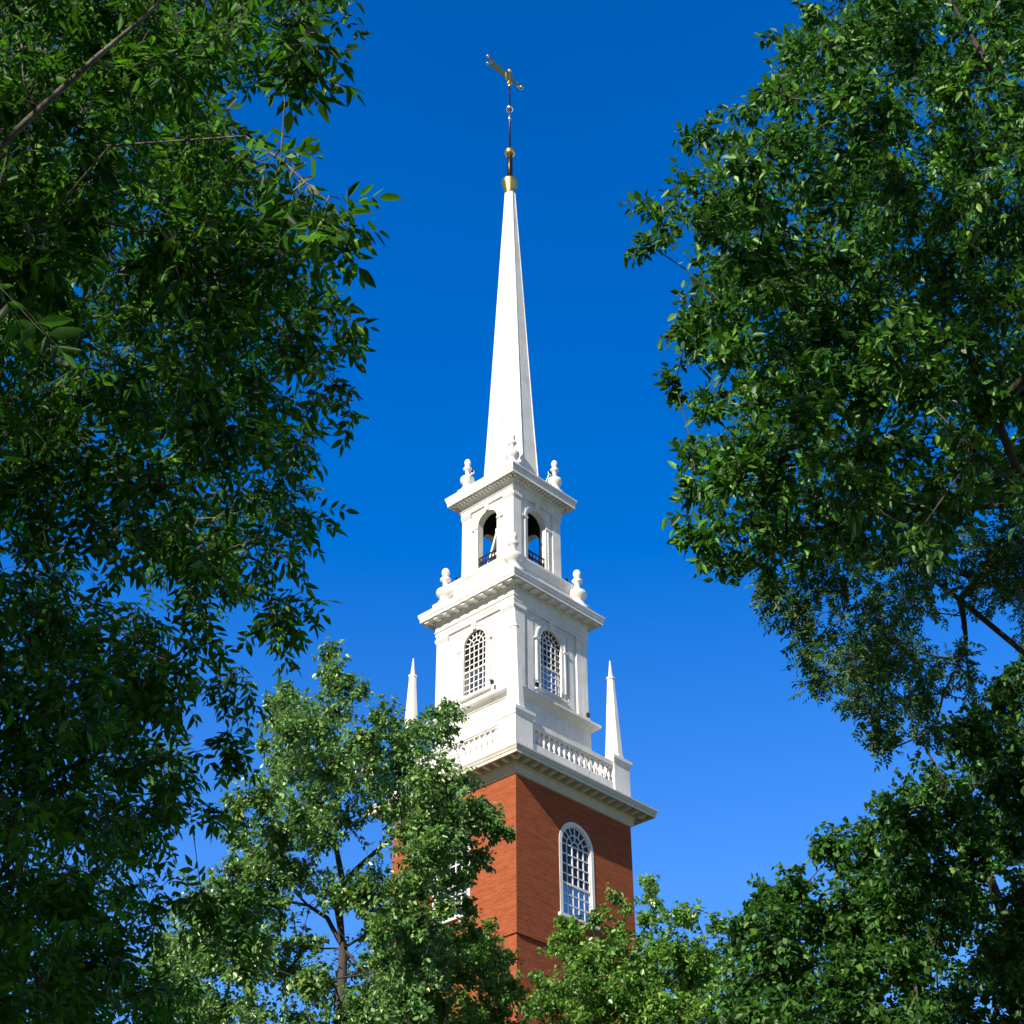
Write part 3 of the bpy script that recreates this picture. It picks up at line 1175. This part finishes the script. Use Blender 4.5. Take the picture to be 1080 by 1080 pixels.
def fill(outline, step, Y0, Y1, rpx, inset, layers=1, dens=1.0, holes=(), dY=None):
    """blobs spread through the volume seen inside a closed outline (pixel polygon) between Y0 and Y1 ahead"""
    poly = np.array(outline, float)
    x0, y0 = poly.min(0)
    x1, y1 = poly.max(0)

    def inside(x, y):
        c = False
        j = len(poly) - 1
        for i in range(len(poly)):
            xi, yi = poly[i]
            xj, yj = poly[j]
            if (yi > y) != (yj > y) and x < (xj - xi) * (y - yi) / (yj - yi) + xi:
                c = not c
            j = i
        return c

    def edge(x, y):
        a, b = poly, np.roll(poly, -1, 0)
        ab = b - a
        tt = np.clip(((np.array([x, y]) - a) * ab).sum(1) / np.maximum((ab ** 2).sum(1), 1e-6), 0, 1)
        return np.linalg.norm(a + ab * tt[:, None] - np.array([x, y]), axis=1).min()
    r = []
    for l in range(layers):
        yy = y0 + random.uniform(0, step)
        while yy < y1:
            xx = x0 + random.uniform(0, step)
            while xx < x1:
                x, y = xx + random.uniform(-.4, .4) * step, yy + random.uniform(-.4, .4) * step
                if inside(x, y):
                    e = edge(x, y)
                    if e > inset * .45 and not any((x - hx) ** 2 + (y - hy) ** 2 < (hr + rpx * .35) ** 2 for hx, hy, hr in holes):
                        rp = rpx * random.uniform(.75, 1.2)
                        rp = min(rp, max(e * 1.05, inset * .5))
                        Y = random.uniform(Y0, Y1) + (dY(x, y) if dY else 0)
                        r.append(blob_row(x, y, Y, rp, dens(x, y) if callable(dens) else dens))
                xx += step
            yy += step
    return r


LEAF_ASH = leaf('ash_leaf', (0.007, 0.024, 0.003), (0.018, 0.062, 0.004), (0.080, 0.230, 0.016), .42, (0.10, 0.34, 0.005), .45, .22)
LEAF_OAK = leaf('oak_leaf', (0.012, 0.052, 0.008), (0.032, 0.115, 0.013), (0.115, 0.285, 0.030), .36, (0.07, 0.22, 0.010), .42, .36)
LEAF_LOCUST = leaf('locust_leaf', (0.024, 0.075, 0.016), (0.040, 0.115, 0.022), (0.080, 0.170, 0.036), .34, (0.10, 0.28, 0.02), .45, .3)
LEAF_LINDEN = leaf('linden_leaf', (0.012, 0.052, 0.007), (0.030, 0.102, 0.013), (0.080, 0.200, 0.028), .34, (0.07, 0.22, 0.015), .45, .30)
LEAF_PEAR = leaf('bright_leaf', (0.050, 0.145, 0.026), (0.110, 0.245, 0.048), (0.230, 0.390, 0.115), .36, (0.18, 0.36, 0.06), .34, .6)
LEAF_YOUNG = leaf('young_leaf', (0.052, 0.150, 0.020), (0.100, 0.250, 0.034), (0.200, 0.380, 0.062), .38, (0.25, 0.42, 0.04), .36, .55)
BARK_DARK = bark('dark_bark', (0.030, 0.025, 0.020), (0.085, 0.072, 0.058))
BARK_PALE = bark('pale_bark', (0.05, 0.045, 0.038), (0.22, 0.20, 0.17))

CX, CY = CAM_POS.x, CAM_POS.y

# --- near ash on the left: crown extended out of view to shade its visible part
out_l = [(-90, -90), (360, -90), (372, 20), (290, 70), (262, 130), (318, 190), (330, 270), (362, 330), (355, 420), (325, 470), (312, 560), (285, 640), (232, 700), (222, 790), (190, 860), (180, 960), (215, 1030), (180, 1150), (-90, 1150)]
holes_l = [(10, 560, 20), (120, 605, 26), (165, 148, 14), (175, 625, 16), (10, 660, 8)]
top = [p for p in out_l]
b = []
def thin(x, y):
    return .95 if y < 330 else .70


def deeper(x, y):
    return 3.6 * max(0, y - 150) / 900


def hidden(n, c, rad, r0, r1, dens, ok):
    """unseen crown clumps, added out of frame to shade the leaves in view"""
    r = []
    while len(r) < n:
        u = rng.normal(0, 1, 3)
        u = u / np.linalg.norm(u) * rng.uniform(.05, 1) ** (1 / 3)
        p = np.array([CX, CY, 0]) + np.array(c) + u * np.array(rad)
        X, Yp, z = project(p[None])
        if z[0] > 0 and -150 < X[0] < 1230 and -150 < Yp[0] < 1230:
            continue
        if np.linalg.norm(p - np.array(CAM_POS)) < 4.5 or not ok(p):
            continue
        r.append((*p, rng.uniform(r0, r1), dens))
    return r


b += fill(out_l, 62, 5.6, 7.6, 62, 50, 1, thin, holes_l, deeper)
b += fill(out_l, 58, 9.0, 12.5, 58, 56, 1, thin, holes_l, deeper)
for (px, py, Y, rp) in ((345, 212, 4.9, 20), (322, 192, 4.9, 22), (296, 168, 5.0, 24), (362, 232, 4.9, 15), (335, 35, 4.7, 34), (305, 45, 4.8, 36), (352, 340, 7.4, 26), (352, 405, 8.0, 26), (325, 472, 7.0, 26), (318, 545, 9.0, 30),
                        (308, 648, 9.0, 24), (285, 640, 9.0, 28), (245, 715, 10.0, 28), (238, 785, 10.0, 26), (200, 850, 10.5, 28), (212, 940, 10.5, 24), (250, 970, 11, 24), (300, 265, 6.4, 32)):
    b.append(blob_row(px, py, Y, rp, 1.0))
b += hidden(420, (-7.4, 5.6, 8.2), (6.0, 5.2, 5.6), .8, 1.15, 2.0, lambda p: 3.5 < p[2] < (12.0 if p[1] - CY > 6.8 else 9.4) and p[0] < CX - .8)  # unseen clumps, added and shaped to darken the lower leaves, upper ones sunlit
pb = [at(x, y, Y) for x, y, Y in ((-60, 212, 5.6), (30, 126, 5.3), (100, 62, 5.1), (150, 20, 5.0), (205, -35, 4.9))]
chain_l = [[(p, r) for p, r in zip(pb, (.022, .018, .014, .010, .006))]]
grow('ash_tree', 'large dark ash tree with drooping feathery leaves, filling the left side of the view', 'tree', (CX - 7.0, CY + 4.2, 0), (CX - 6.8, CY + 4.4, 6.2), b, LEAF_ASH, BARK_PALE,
     dict(kind='pinnate', bare=True, tip=.0026, twigs=17, r0=.42, nodes=5, pairs=3, rachis=.20, len=.092, wid=.35, droop=.45, up=.05, outw=.35, hang=.75, tw=.0035), chain_l, .34)

# --- dense oak on the right
out_r = [(870, -90), (830, 40), (800, 90), (735, 130), (735, 165), (700, 200), (678, 228), (690, 265), (722, 285), (716, 320), (700, 355), (705, 410), (735, 430), (727, 475), (730, 520), (722, 570), (735, 592), (770, 600), (800, 625), (840, 600),
         (890, 600), (940, 580), (1000, 595), (1060, 560), (1170, 590), (1170, -90)]
b = fill(out_r, 50, 11.0, 13.0, 44, 34, 1, 1.0, [(975, 500, 10)])
b += fill(out_r, 52, 13.5, 17.5, 44, 42, 1, 1.0)
for (px, py, Y, rp) in ((835, 45, 12, 20), (815, 95, 12, 16), (742, 145, 12, 22), (700, 225, 12.5, 24), (690, 262, 12.5, 18), (712, 405, 12.5, 16), (745, 575, 12.5, 22), (782, 608, 12.5, 16), (808, 600, 13, 18), (770, 590, 13, 20),
                        (860, 585, 13, 18), (900, 575, 13.5, 20), (735, 520, 12.5, 20), (725, 560, 12.5, 18), (730, 470, 12.5, 18), (848, 600, 14, 14)):
    b.append(blob_row(px, py, Y, rp, 1.1))
b += hidden(62, (5.5, 5.5, 14.5), (6.5, 4.5, 3.6), .5, .9, 1.6, lambda p: p[2] > 9.5 and p[0] > CX - 1.0)  # unseen clumps added above the frame to dapple the sun on the oak
grow('oak_tree', 'large oak with dense glossy dark green leaves, at the upper right beside the spire', 'tree', (CX + 8.5, CY + 13.5, 0), (CX + 7.4, CY + 13.4, 7.0), b, LEAF_OAK, BARK_DARK,
     dict(kind='simple', leader=True, tip=.005, twigs=20, r0=.5, nodes=6, per=4, len=.112, wid=.46, droop=.18, up=.2, outw=.35, hang=.3, tw=.004), (), .36)

# --- feathery honey locust hanging below it
out_h = [(835, 640), (850, 600), (900, 565), (960, 545), (1020, 540), (1110, 540), (1170, 560), (1170, 690), (1080, 690), (1010, 735), (975, 790), (940, 800), (905, 745), (855, 715), (838, 680)]
b = fill(out_h, 38, 15.0, 18.5, 40, 26, 1, .46, [(1035, 655, 20), (900, 605, 16), (985, 650, 9), (1000, 700, 8)])
b += fill(out_h, 56, 16.0, 19.0, 40, 34, 1, .40, [(1035, 655, 20), (900, 605, 16)])
for (px, py, rp) in ((805, 618, 18), (825, 632, 20), (850, 622, 22), (880, 606, 24), (915, 588, 26), (950, 575, 26), (985, 572, 26), (840, 655, 18), (845, 685, 18), (860, 705, 18), (905, 735, 20), (925, 765, 18), (940, 790, 14), (985, 770, 22)):
    b.append(blob_row(px, py, 16, rp, .8))
c1 = [at(x, y, 17) for x, y in ((1200, 560), (1130, 566), (1082, 575), (1060, 582), (1040, 603), (1022, 622), (1012, 632))]
ch = [[(p, r) for p, r in zip(c1, (.13, .10, .072, .066, .06, .052, .04))]]
c2_ = [at(x, y, 17) for x, y in ((1016, 650), (1019, 675), (1010, 700))]
c3_ = [at(x, y, 17) for x, y in ((985, 612), (965, 600), (948, 580), (930, 565))]
ch[0] += []
grow('honey_locust', 'airy honey locust with fine feathery leaves on a crooked dark branch, below the oak', 'tree', (CX + 11.5, CY + 18.5, 0), (CX + 9.4, CY + 17.6, 8.2), b, LEAF_LOCUST, BARK_DARK,
     dict(kind='pinnate', tip=.006, twigs=26, r0=.36, nodes=5, pairs=5, rachis=.20, len=.062, wid=.42, droop=.25, up=.1, outw=.3, hang=.4, tw=.0045),
     [ch[0] + [(p, r) for p, r in zip(c2_, (.036, .026, .014))], [(c1[-1], .035)] + [(p, r) for p, r in zip(c3_, (.026, .022, .016, .01))]], .28)

# --- linden filling the lower right corner
out_b = [(762, 985), (785, 940), (830, 918), (850, 892), (872, 866), (905, 850), (930, 832), (962, 812), (985, 762), (1030, 735), (1060, 700), (1090, 655), (1170, 640), (1170, 1160), (740, 1160)]
b = fill(out_b, 40, 20.0, 23.0, 38, 26, 1, 1.0, [(1010, 1005, 14), (1060, 965, 10), (1050, 1060, 12), (975, 980, 8)])
b += fill(out_b, 46, 23.5, 27.0, 38, 34, 1, .9, [(1010, 1005, 14), (1060, 965, 10), (1050, 1060, 12)])
grow('linden_tree', 'broad dark green linden filling the lower right corner of the view', 'tree', (CX + 8.6, CY + 23.5, 0), (CX + 8.2, CY + 23.5, 5.0), b, LEAF_LINDEN, BARK_DARK,
     dict(kind='simple', leader=True, tip=.008, twigs=28, r0=.52, nodes=6, per=4, len=.104, wid=.66, droop=.15, up=.2, outw=.25, hang=.35, tw=.004), (), .32)

# --- sunlit tree left of the tower
out_m = [(350, 672), (372, 700), (388, 742), (440, 735), (475, 738), (500, 772), (492, 805), (525, 850), (532, 880), (500, 890), (478, 935), (480, 1000), (450, 1160), (120, 1160), (150, 1000), (190, 935), (232, 905), (235, 850), (272, 805), (268, 760), (285, 722), (330, 715)]
holes_m = [(330, 962, 15), (402, 905, 20), (345, 900, 10), (368, 1012, 14), (335, 1062, 12), (415, 880, 12), (300, 1050, 7), (390, 860, 7)]
b = fill(out_m, 34, 26.0, 29.0, 30, 20, 1, 1.0, holes_m)
b += fill(out_m, 40, 29.0, 32.0, 30, 24, 1, .85, holes_m)
for (px, py, rp) in ((352, 690, 14), (350, 715, 18), (375, 730, 14), (290, 740, 14), (470, 750, 14), (510, 865, 14), (520, 880, 11), (510, 905, 9), (245, 850, 14), (430, 880, 20), (455, 905, 20), (472, 935, 16), (445, 948, 20), (425, 930, 18), (465, 880, 18), (440, 975, 20), (412, 960, 16), (480, 850, 18), (486, 895, 15), (490, 925, 14), (486, 955, 15), (482, 870, 15), (500, 905, 12), (520, 868, 11), (536, 880, 8), (452, 870, 16)):
    b.append(blob_row(px, py, 27.5, rp, 1.2))
t0 = at(362, 1000, 28.5)
c1 = [at(x, y, 28.5) for x, y in ((358, 960), (362, 930), (385, 908), (400, 895), (428, 872), (455, 850))]
c2_ = [at(x, y, 28.5) for x, y in ((345, 968), (325, 955), (310, 940))]
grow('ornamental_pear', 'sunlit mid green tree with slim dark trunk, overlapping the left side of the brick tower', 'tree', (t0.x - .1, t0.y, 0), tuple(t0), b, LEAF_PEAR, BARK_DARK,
     dict(kind='simple', leader=True, tip=.0055, twigs=27, r0=.5, nodes=6, per=4, len=.104, wid=.58, droop=.12, up=.3, outw=.2, hang=.45, tw=.005),
     [[(p, r) for p, r in zip(c1, (.06, .055, .045, .038, .028, .016))], [(p, r) for p, r in zip(c2_, (.04, .03, .016))]], .10)

# --- two small trees in front of the tower's foot
out_c = [(375, 1010), (410, 975), (440, 960), (470, 975), (500, 965), (530, 975), (545, 1000), (552, 1030), (560, 1160), (370, 1160)]
b = fill(out_c, 30, 33.0, 37.0, 26, 18, 2, 1.0)
t0 = at(455, 1090, 35)
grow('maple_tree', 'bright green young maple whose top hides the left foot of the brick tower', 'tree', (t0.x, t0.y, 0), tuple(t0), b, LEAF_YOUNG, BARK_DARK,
     dict(kind='simple', leader=True, tip=.008, twigs=22, r0=.55, nodes=6, per=4, len=.115, wid=.62, droop=.12, up=.35, outw=.15, hang=.4, tw=.005), (), .16)
out_d = [(548, 1045), (575, 1000), (590, 965), (612, 975), (640, 948), (655, 942), (668, 975), (678, 915), (694, 930), (712, 955), (735, 950), (760, 962), (775, 985), (800, 1010), (810, 1160), (560, 1160)]
b = fill(out_d, 30, 35.0, 39.0, 26, 16, 2, 1.0, [(590, 1030, 8)])
for (px, py, rp) in ((682, 930, 11), (654, 952, 12), (598, 975, 10)):
    b.append(blob_row(px, py, 36.5, rp, 1.1))
t0 = at(672, 1100, 37)
grow('maple_tree', 'bright green young maple with uneven top, below the arched window on the right brick face', 'tree', (t0.x, t0.y, 0), tuple(t0), b, LEAF_YOUNG, BARK_DARK,
     dict(kind='simple', leader=True, tip=.008, twigs=22, r0=.55, nodes=6, per=4, len=.115, wid=.62, droop=.12, up=.35, outw=.15, hang=.4, tw=.005), (), .18)
